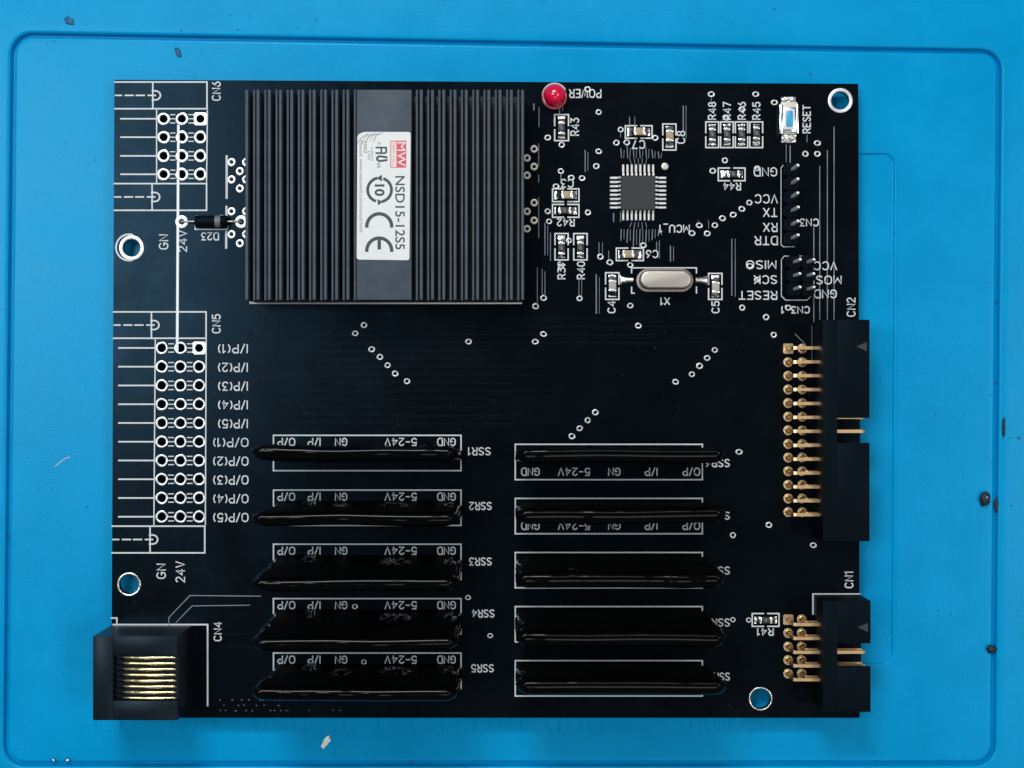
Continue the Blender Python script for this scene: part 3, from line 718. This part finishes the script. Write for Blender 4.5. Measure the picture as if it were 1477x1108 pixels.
# ------------------------------------------------------------------ boxed pin headers
def box_header(name, x0, x1, y0, y1, notch, rows, hz, label, tri_y, colx):
    a = R2(x0, y0, x1, y1); n0 = P(0, notch[0])[1]; n1 = P(0, notch[1])[1]
    yA, yB = a[3], a[1]; wall = 1.1
    b = MB(); b.box(a[0], yB, ZT + 0.05, a[0] + 2.61, yA, ZT + hz)             # back block
    h = b.build(name, M_plast, board, bevel=0.02, label=label)
    for nm, bx in (('floor_wall', (a[0] + 2.62, yB, 0.05, a[2], yA, 1.2)), ('end_wall', (a[0] + 2.62, yA - wall, 1.22, a[2], yA, hz - 1.02)), ('end_wall', (a[0] + 2.62, yB, 1.22, a[2], yB + wall, hz - 1.02)),
                   ('top_wall', (a[0] + 2.62, n0, hz - 1.0, a[2] + 0.03, yA, hz)), ('top_wall', (a[0] + 2.62, yB, hz - 1.0, a[2] + 0.03, n1, hz))):
        q = MB(); q.box(bx[0], bx[1], ZT + bx[2], bx[3], bx[4], ZT + bx[5]); q.build(nm, M_plast, h, bevel=0.02)
    t = P(0, tri_y, hz)[1]; xr = a[2] - 0.45
    q = MB(); q.prism([(xr, t - 0.85), (xr, t + 0.85), (xr - 1.9, t)], ZT + hz - 0.02, ZT + hz + 0.03); q.build('pin_one_mark', M_tri, h)
    for j, (cx, z) in enumerate(((colx[0], 6.0), (colx[1], 3.45))):
        for i, r in enumerate(rows):
            p = P(cx, r); xx = a[0]
            tip = a[2] - 0.25
            dy = random.uniform(-0.04, 0.04)
            pts = [(p[0], p[1], ZT + 0.0), (p[0], p[1] + dy, ZT + z - 0.45), (p[0] + 0.12, p[1] + dy, ZT + z - 0.12), (p[0] + 0.45, p[1] + dy, ZT + z), (xx, p[1], ZT + z), (tip - 0.4, p[1], ZT + z), (tip, p[1], ZT + z)]
            MB().tube(pts, [0.40, 0.40, 0.42, 0.40, 0.40, 0.40, 0.2], square=True).build('pin', M_gold, h)
            f = MB().lathe([(4.9 * K, ZT + 0.02), (4.0 * K, ZT + 0.06), (3.0 * K, ZT + 0.2)], p[0], p[1], 14)
            f.build('solder_joint', M_gold, h, smooth=True, angle=80)
            put(HSQ if (i == 0 and j == 0) else HPAD, 'solder_pad', cx, r, M_hpad)
    return h
box_header('box_header', 1173.5, 1238.5, 464, 774, (601.5, 636.5), [503 + 19.65 * i for i in range(13)], 9.0, 'long black boxed pin header with two rows of gold pins', 500, (1137, 1157.5))
box_header('box_header', 1173.5, 1240, 857.5, 1013, (916.8, 949.5), [893.8 + 19.5 * i for i in range(5)], 9.0, 'short black boxed pin header with two rows of gold pins', 905, (1137, 1156.5))

# ------------------------------------------------------------------ upright pin headers
def pin_header(xs, ys, label, hw=9.6, ztip=8.6):
    main = MB(); cells = []
    for x in xs:
        for y in ys:
            a = R2(x - hw, y - 9.7, x + hw, y + 9.7); c = 0.45
            cells.append(([(a[0] + c, a[1]), (a[2] - c, a[1]), (a[2], a[1] + c), (a[2], a[3] - c), (a[2] - c, a[3]), (a[0] + c, a[3]), (a[0], a[3] - c), (a[0], a[1] + c)]))
    for c in cells: main.prism(c, ZT + 0.03, ZT + 2.4, 0.12, 0.12)
    h = main.build('pin_header', M_plast, board, label=label)
    for x in xs:
        for y in ys:
            p = P(x, y); dx, dy = random.uniform(-0.06, 0.06), random.uniform(-0.06, 0.06)
            MB().tube([(p[0], p[1], ZT + 2.35), (p[0] + dx, p[1] + dy, ZT + ztip - 0.35), (p[0] + dx, p[1] + dy, ZT + ztip)], [0.36, 0.36, 0.28], square=True).build('pin', M_pinhd, h)
            MB().box(p[0] + dx - 0.20, p[1] + dy - 0.20, ZT + ztip, p[0] + dx + 0.20, p[1] + dy + 0.20, ZT + ztip + 0.12).build('pin_tip_glint', M_tin, h, bevel=0.05)  # bright box added on top: light on the pin's end put into its material
    return h
pin_header([1139.5], [247 + 19.65 * i for i in range(6)], 'single row of six upright header pins on black base')
pin_header([1142.6, 1162.0], [379.5 + 19.4 * i for i in range(3)], 'two by three block of upright header pins on black base')

# ------------------------------------------------------------------ chip resistors and capacitors
def chip(ref, kind, x0, y0, x1, y1, tint=None):
    vert = (y1 - y0) > (x1 - x0); cx, cy = (x0 + x1) / 2, (y0 + y1) / 2
    L = (y1 - y0) if vert else (x1 - x0); Wd = (x1 - x0) if vert else (y1 - y0)
    def T(u, v): return (cx + v, cy + u) if vert else (cx + u, cy + v)
    g = 2.8
    for s in (-1, 1):
        outline([[T(s * g, -Wd / 2), T(s * L / 2, -Wd / 2), T(s * L / 2, Wd / 2), T(s * g, Wd / 2)]], 2.2)
    off = random.uniform(-2.5, 2.5); bl = 6.0 if kind == 'resistor' else 5.0; bw = 4.6 if kind == 'resistor' else 5.2
    hz = 0.55 if kind == 'resistor' else 0.95
    a = P(*T(off - bl, -bw)); b = P(*T(off + bl, bw))
    m = MB(); m.box(a[0], a[1], ZT + 0.06, b[0], b[1], ZT + hz)
    body = m.build('chip_' + kind, M_res if kind == 'resistor' else (tint or M_cap), board, bevel=0.06, label='small %s chip %s printed %s' % ('black' if kind == 'resistor' else ('grey' if tint else 'tan'), kind, ref))
    for s in (-1, 1):
        u0, u1 = off + s * (bl - 0.2), off + s * (bl + 3.2)
        p = P(*T(u0, -bw - 0.3)); q = P(*T(u1, bw + 0.3))
        m = MB(); m.box(p[0], p[1], ZT + 0.05, q[0], q[1], ZT + hz + 0.05); m.build('end_cap', M_solder, body, bevel=0.1)
        # solder fillet: a lumpy wedge between cap and pad end
        e = s * (L / 2 - 3.2); n = 7; vs = []; fs = []
        for i in range(n + 1):
            t = i / n; u = u1 + (e - u1) * t
            for k in range(6):
                v = (-1 + 2 * k / 5) * (bw + 0.6 * t)
                z = hz * 0.85 * (1 - t) ** 1.7 * (1 - 0.35 * abs(v / bw) ** 2) + 0.07 + 0.10 * noise.noise(Vector((u * 0.5, v * 0.6, cx)))
                w_ = P(*T(u, v)); vs.append((w_[0], w_[1], ZT + max(0.02, z)))
        for i in range(n):
            for k in range(5):
                f = (i * 6 + k, i * 6 + k + 1, (i + 1) * 6 + k + 1, (i + 1) * 6 + k)
                fs.append(f)
        me_ = MB().add(vs, fs)
        o = me_.build('solder_fillet', M_solder, body, smooth=True, angle=80)
        bm = bmesh.new(); bm.from_mesh(o.data); bmesh.ops.recalc_face_normals(bm, faces=bm.faces)
        if bm.faces[0].normal.z < 0: bmesh.ops.reverse_faces(bm, faces=bm.faces)
        bm.to_mesh(o.data); bm.free()
    if kind == 'resistor':
        p = P(*T(off, 0)); m = MB(); m.box(p[0] - 0.22, p[1] - 0.30, ZT + hz + 0.001, p[0] + 0.22, p[1] + 0.30, ZT + hz + 0.006); m.build('value_mark', M_band, body)
for r in (('R43', 'resistor', 800, 165.5, 820, 203), ('C7', 'capacitor', 902, 181.5, 940.5, 199.5), ('C8', 'capacitor', 956, 179, 975, 216.5),
          ('R48', 'resistor', 1018, 176, 1036.5, 213), ('R47', 'resistor', 1039.3, 176, 1057.5, 213), ('R46', 'resistor', 1060.5, 176, 1078.5, 213), ('R45', 'resistor', 1081.5, 176, 1100, 213),
          ('C3', 'capacitor', 797, 272.5, 835, 291), ('R42', 'resistor', 797, 295, 835, 313.5), ('R39', 'resistor', 800.5, 337, 819.5, 375), ('R40', 'resistor', 827.5, 337, 846.8, 375),
          ('C6', 'capacitor', 889, 358, 928, 376), ('C4', 'capacitor', 873.5, 393.5, 892.7, 432, M_capg), ('C5', 'capacitor', 1022, 394.5, 1041.3, 432, M_capg),
          ('R44', 'resistor', 1036, 242.5, 1074.5, 260.8), ('R41', 'resistor', 1085, 885, 1123.5, 903.5)):
    chip(*r)

# ------------------------------------------------------------------ microcontroller
zt = 1.25
m = MB(); a = R2(895, 252.5, 945.8, 303, zt); m.prism([(a[0], a[1]), (a[2], a[1]), (a[2], a[3]), (a[0], a[3])], ZT + 0.1, ZT + zt, 0.12, 0.5)
mcu = m.build('microcontroller', M_ic, board, label='square grey chip with eight leads on each side')
def lead(px, py, dx, dy, i):
    """gull-wing lead leaving the package at (px, py) outwards along (dx, dy)"""
    w2 = 0.185; prof = [(-0.15, 0.72), (0.22, 0.70), (0.42, 0.60), (0.62, 0.22), (0.80, 0.14), (1.75, 0.13)]
    p = P(px, py); m = MB(); vs = []; fs = []
    for t, z in prof:
        for s, dz in ((-1, 0), (1, 0), (1, -0.12), (-1, -0.12)):
            vs.append((p[0] + dx * t - dy * s * w2, p[1] + dy * t + dx * s * w2, ZT + z + dz))
    n = len(prof)
    for q in range(n - 1):
        for k in range(4): fs.append((q * 4 + k, q * 4 + (k + 1) % 4, (q + 1) * 4 + (k + 1) % 4, (q + 1) * 4 + k))
    fs += [(3, 2, 1, 0), tuple(range(4 * n - 4, 4 * n))]
    m.add(vs, fs)
    # solder foot
    fx, fy = p[0] + dx * 1.42, p[1] + dy * 1.42
    la, lb = (0.62, 0.2) if abs(dx) > 0 else (0.2, 0.62)
    m.prism([(fx - la, fy - lb), (fx + la, fy - lb), (fx + la, fy + lb), (fx - la, fy + lb)], ZT + 0.012, ZT + 0.17 + 0.03 * (i % 3), 0.1, 0.1)
    o = m.build('lead', M_lead, mcu)
    bm = bmesh.new(); bm.from_mesh(o.data); bmesh.ops.recalc_face_normals(bm, faces=bm.faces); bm.to_mesh(o.data); bm.free()
for i in range(8):
    x = 898.8 + 6.16 * i; y = 256.7 + 6.12 * i
    lead(x, 253, 0, 1, i); lead(x, 302.5, 0, -1, i); lead(895.3, y, -1, 0, i); lead(945.3, y, 1, 0, i)

# ------------------------------------------------------------------ crystal
def stadium(x0, y0, x1, y1, z, n=12):
    a = R2(x0, y0, x1, y1, z); r = (a[3] - a[1]) / 2; cy = (a[1] + a[3]) / 2
    return circ(a[2] - r, cy, r, n, -math.pi / 2, math.pi / 2, False) + circ(a[0] + r, cy, r, n, math.pi / 2, 3 * math.pi / 2, False)
m = MB(); m.prism(stadium(917.5, 388, 1000, 421.3, 0.5), ZT + 0.25, ZT + 0.55, 0.08, 0.08)
xt = m.build('crystal', M_can, board, smooth=True, angle=40, label='oval beige metal crystal can with solder at both ends')
top = stadium(922.6, 389.3, 998.6, 416.6, 3.4); m = MB(); m.prism(top, ZT + 0.55, ZT + 3.05)
q = [(x, y) for x, y in top]; cx = sum(p[0] for p in q) / len(q); cy = sum(p[1] for p in q) / len(q)
rings = [(top, 3.0)]
def inset_st(d): 
    a = R2(922.6, 389.3, 998.6, 416.6, 3.4); r = (a[3] - a[1]) / 2; c = (a[1] + a[3]) / 2; n = 12
    return circ(a[2] - r, c, r - d, n, -math.pi / 2, math.pi / 2, False) + circ(a[0] + r, c, r - d, n, math.pi / 2, 3 * math.pi / 2, False)
m = MB(); lv = [(inset_st(0), ZT + 0.5), (inset_st(0), ZT + 2.95)] + [(inset_st(0.5 * (1 - math.cos(t))), ZT + 2.95 + 0.5 * math.sin(t)) for t in (0.3, 0.6, 0.9, 1.2, 1.57)]
n = len(top); vs = []; fs = []
for p, z in lv: vs += [(x, y, z) for x, y in p]
for L in range(len(lv) - 1):
    for i in range(n): j = (i + 1) % n; fs.append((L * n + i, L * n + j, (L + 1) * n + j, (L + 1) * n + i))
fs.append(tuple(range((len(lv) - 1) * n, len(lv) * n))); m.add(vs, fs); m.build('can', M_can, xt, smooth=True, angle=50)
for sgn, xa, xb in ((-1, 913, 894), (1, 1003, 1022)):
    p = P(xa, 404); q = P(xb, 404); n = 10; vs = []; fs = []
    for i in range(n + 1):
        t = i / n; x = p[0] + (q[0] - p[0]) * t; hw = 0.55 + 0.30 * t * t + 0.3 * max(0, t - 0.75) ; zz = 0.42 * (1 - t) ** 0.5 + 0.10
        for k in range(7):
            v = -1 + k / 3; vs.append((x, p[1] + v * hw, ZT + 0.02 + zz * max(0, 1 - v * v) ** 0.5))
    for i in range(n):
        for k in range(6):
            f = (i * 7 + k, (i + 1) * 7 + k, (i + 1) * 7 + k + 1, i * 7 + k + 1); fs.append(f if sgn > 0 else f[::-1])
    MB().add(vs, fs).build('solder_lead', M_solder, xt, smooth=True, angle=70)

# ------------------------------------------------------------------ reset button
m = MB(); pb(m, 1126.5, 147.5, 1150.5, 193.5, 0.05, 1.3); sw = m.build('push_button', M_cream, board, bevel=0.1, label='small silver push button with blue actuator')
for x0, x1 in ((1124.5, 1129.5), (1148.3, 1152.4)):
    m = MB(); pb(m, x0, 150, x1, 193, 0.3, 1.75); m.build('side_rail', M_steel, sw, bevel=0.15)
m = MB(); pb(m, 1129.8, 155, 1148, 190.5, 1.31, 1.72); m.build('cover_plate', M_steel, sw, bevel=0.12)
m = MB(); pb(m, 1131.3, 157, 1146.6, 186.5, 1.70, 2.05); m.build('button_frame', M_tag, sw, bevel=0.12)
m = MB(); pb(m, 1134.5, 159.5, 1143.8, 182, 2.0, 2.45); m.build('actuator', M_bluebtn, sw, bevel=0.12)
for y0, y1 in ((140.5, 148.5), (193, 206)):
    a = R2(1127, y0, 1147.5, y1); n = 8; m = MB(); vs = []; fs = []
    for i in range(n + 1):
        for k in range(n + 1):
            u, v = i / n, k / n
            z = 0.12 + 0.55 * (v if y0 < 150 else v) * (0.5 + 0.5 * abs(2 * u - 1)) * (0.4 if y0 < 150 else 1) + 0.12 * noise.noise(Vector((u * 4, v * 4, y0)))
            vs.append((a[0] + (a[2] - a[0]) * u, a[1] + (a[3] - a[1]) * v, ZT + max(0.03, z)))
    for i in range(n):
        for k in range(n): b0 = i * (n + 1) + k; fs.append((b0, b0 + n + 1, b0 + n + 2, b0 + 1))
    m.add(vs, fs).build('solder_tab', M_solder, sw, smooth=True, angle=70)

# ------------------------------------------------------------------ power lamp (unlit red LED)
a = P(799.6, 140.5); m = MB(); r = 16.2 * K * 0.985
prof = [(r * 1.0, ZT + 0.5), (r, ZT + 2.4)] + [(r * math.cos(t), ZT + 2.4 + r * 0.95 * math.sin(t)) for t in [math.pi / 2 * i / 10 for i in range(1, 10)]] + [(r * 0.03, ZT + 2.4 + r * 0.95)]
m.lathe(prof, a[0], a[1], 36, close_top=True)
led = m.build('power_lamp', M_red, board, smooth=True, angle=80, label='round glossy red indicator lamp beside the word POWER')
m = MB(); m.lathe([(r * 1.12, ZT + 0.03), (r * 1.14, ZT + 0.25), (r * 1.12, ZT + 0.6), (r * 0.9, ZT + 0.62)], a[0], a[1], 32); m.build('flange', M_pink, led, smooth=True, angle=40)

# ------------------------------------------------------------------ diode
a = P(283.5, 320.5); b = P(330, 320.5); cz = ZT + 1.25; rr = 1.13; m = MB(); n = 20; pr = [(0.0, rr * 0.80), (0.12, rr * 0.97), (0.3, rr)]
L = b[0] - a[0]; prof = pr + [(L - 0.3, rr), (L - 0.12, rr * 0.97), (L, rr * 0.80)]
def xl(prof, x0, y, z, n=20):
    mm = MB(); vs = []; fs = []
    for t, r_ in prof:
        for i in range(n): an = 2 * math.pi * i / n; vs.append((x0 + t, y + r_ * math.cos(an), z + r_ * math.sin(an)))
    for q in range(len(prof) - 1):
        for i in range(n): j = (i + 1) % n; fs.append((q * n + i, q * n + j, (q + 1) * n + j, (q + 1) * n + i))
    fs.append(tuple(range(n - 1, -1, -1))); fs.append(tuple(range((len(prof) - 1) * n, len(prof) * n)))
    mm.add(vs, fs); return mm
dio = xl(prof, a[0], a[1], cz).build('diode', M_plast, board, smooth=True, angle=50, label='black cylindrical diode with a pale grey band')
bx = P(312.5, 320)[0]; xl([(0, rr + 0.008), (8 * K, rr + 0.008)], bx, a[1], cz).build('polarity_band', M_band, dio, smooth=True, angle=50)
for xa, xb in ((283.5, 262), (330, 348)):
    p = P(xa, 320.5); q = P(xb, 320.5); s = 1 if q[0] > p[0] else -1
    MB().tube([(p[0] - s * 0.1, p[1], cz), (q[0] - s * 0.5, q[1], cz), (q[0] - s * 0.1, q[1], cz - 0.3), (q[0], q[1], ZT)], 0.17, 10).build('wire_lead', M_gpad, dio, smooth=True, angle=60)

# ------------------------------------------------------------------ loose bits lying on the mat
def blob(name, material, x, y, sx, sy, sz, seed, label, cat, rz=0.0, rough=0.35, group=None, zoff=0.0):
    bm = bmesh.new(); bmesh.ops.create_icosphere(bm, subdivisions=3, radius=1)
    for v in bm.verts:
        d = 1 + rough * noise.noise(v.co * 1.6 + Vector((seed * 5.1, 0, 0))) + rough * 0.5 * noise.noise(v.co * 4 + Vector((0, seed, 0)))
        v.co = Vector((v.co.x * sx * d, v.co.y * sy * d, max(-0.9, v.co.z) * sz * d)) * MM
    zmin = min(v.co.z for v in bm.verts)
    for v in bm.verts: v.co.z -= zmin
    me = bpy.data.meshes.new(name); bm.to_mesh(me); bm.free()
    me.polygons.foreach_set('use_smooth', [True] * len(me.polygons))
    p = P(x, y, ZM)
    o = link(name, me, None, (p[0], p[1], zoff), material, label, rotz=rz); o['category'] = cat
    if group: o['group'] = group
    return o
blob('paper_flake', M_tag, 470, 1070, 1.25, 0.62, 0.14, 2, 'small shiny white flake lying below the word board', 'flake', rz=1.05, rough=0.45)
for i, x in enumerate((78, 98)):
    blob('solder_ball', M_solder, x, 1096, 0.42 + 0.05 * i, 0.36, 0.36, 4 + i, ('tiny round silver solder ball nearest the rounded tray corner', 'slightly wider silver solder ball next to another, farther from the tray corner')[i], 'solder ball', rough=0.2, group='solder balls by the groove')
g = blob('burnt_crumb', M_dirt, 1420, 719, 0.95, 1.25, 0.7, 8, 'black burnt crumb with a pale gold speck beside the groove', 'crumb', rough=0.5)
p = P(1421, 717, ZM)
bm = bmesh.new(); bmesh.ops.create_icosphere(bm, subdivisions=2, radius=0.22 * MM); me = bpy.data.meshes.new('gold_speck'); bm.to_mesh(me); bm.free()
link('gold_speck', me, g, (p[0], p[1], 1.12), M_gpad)
blob('dark_crumb', M_dirt, 1429, 936, 1.0, 0.75, 0.45, 11, 'flat black crumb pressed against the groove edge', 'crumb', rough=0.5)
blob('dark_crumb', M_dirt, 1437.5, 728, 0.55, 1.5, 0.25, 13, 'black smear filling the groove beside the burnt crumb', 'crumb', rough=0.4)
blob('dark_crumb', M_dirt, 1446, 616, 0.32, 1.9, 0.16, 14, 'thin black strip of dirt on the rim outside the groove', 'crumb', rough=0.4, zoff=0.5)
blob('dark_crumb', M_smear, 101, 31, 0.95, 0.62, 0.12, 17, 'dull dark smudge on the rim outside the groove', 'smudge', rz=-0.6, rough=0.45, zoff=0.52)
blob('dark_crumb', M_smear, 257, 76, 0.45, 0.95, 0.12, 19, 'dull dark smudge inside the groove above the board edge', 'smudge', rz=0.4, rough=0.5)
# countless specks of dirt
sp = MB()
pts = [(78, 60, 4), (90, 77, 3), (262, 46, 4), (344, 44, 4), (360, 24, 3), (333, 23, 3), (430, 41, 3), (456, 30, 3), (389, 74, 3), (228, 76, 2.5), (292, 73, 2.5), (68, 62, 3), (1116, 14, 5), (992, 84, 3.5), (1001, 92, 2.5), (1169, 107, 6),
       (1291, 128, 3), (1376, 300, 2.5), (1433, 282, 3), (1446, 320, 2.5), (1428, 407, 3), (1437, 434, 4), (1294, 535, 5), (1290, 337, 2.5), (1435, 550, 5), (1428, 570, 3.5), (1350, 597, 4), (1390, 596, 3), (1430, 667, 4), (1394, 740, 2.5), (1412, 754, 2.5),
       (1468, 632, 6), (1455, 632, 3), (1457, 729, 4), (1353, 881, 5), (1371, 886, 5), (1348, 914, 3), (1327, 816, 2.5), (1260, 1085, 4), (1389, 1091, 4), (1407, 1077, 3), (850, 1092, 3), (592, 1099, 5), (686, 1097, 3), (1278, 1103, 4),
       (58, 937, 4), (20, 177, 4), (137, 231, 3.5), (94, 207, 2.5), (17, 377, 3), (12, 772, 4), (12, 904, 4), (12, 973, 3.5), (104, 508, 2.5), (118, 545, 2.5), (152, 556, 2), (126, 731, 4), (281, 111, 3)]
for k, (x, y, r) in enumerate(pts):
    p = P(x, y, ZM); n = 7; rr = r * K * 0.42; ph = random.random() * 6; el = random.uniform(0.5, 1.2)
    z = 0.62 if (y < 48 or x > 1446) else 0.012
    ring = [(p[0] + rr * random.uniform(0.6, 1.25) * math.cos(ph + 2 * math.pi * i / n), p[1] + el * rr * random.uniform(0.6, 1.25) * math.sin(ph + 2 * math.pi * i / n)) for i in range(n)]
    sp.prism(ring, z - 0.05, z + 0.05, rr * 0.25, 0.03)
o = sp.build('dirt_specks', M_smear, None); o['kind'] = 'stuff'; o['label'] = 'scattered dark specks of dirt on the blue mat'; o['category'] = 'dirt'

def flecks(n, region, zf, size, name, material, parent, label=None, cat=None):
    m = MB()
    for q in range(n):
        x, y = region()
        p = P(x, y, zf - ZT); r = random.uniform(*size); ph = random.random() * 6; el = random.uniform(0.25, 1.0); c, sn = math.cos(ph), math.sin(ph)
        pts = []
        for i in range(5):
            a = 2 * math.pi * i / 5; u = r * random.uniform(0.6, 1.2) * math.cos(a); v = el * r * random.uniform(0.6, 1.2) * math.sin(a)
            pts.append((p[0] + u * c - v * sn, p[1] + u * sn + v * c))
        m.prism(pts, zf - 0.01, zf + 0.02)
    o = m.build(name, material, parent); o['kind'] = 'stuff'
    if label: o['label'] = label; o['category'] = cat
    return o
M_dust = mat('pale_dust', (0.16, 0.18, 0.20), 0.9)
flecks(170, lambda: (random.choice((random.uniform(168, 700), random.uniform(168, 1235))), random.choice((random.uniform(440, 625), random.uniform(125, 1030)))), ZT + 0.012, (0.03, 0.085), 'dust_flecks', M_dust, board)
M_lint = mat('pale_lint', (0.22, 0.52, 0.66), 0.9)
flecks(260, lambda: (random.choice((random.uniform(25, 158), random.uniform(25, 158), random.uniform(1255, 1425))), random.uniform(70, 1085)), 0.012, (0.03, 0.10), 'dust_flecks', M_lint, None, 'pale dust flecks scattered over the blue mat', 'dust')
sc_ = MB(); q = [P(x, y, ZM)[:2] for x, y in ((80, 673), (86, 667), (93, 662), (101, 659))]; sc_.ribbon(q, 0.16, 0.018)
o = sc_.build('scratch', mat('scuffed_silicone', (0.45, 0.52, 0.58), 0.8), mo)
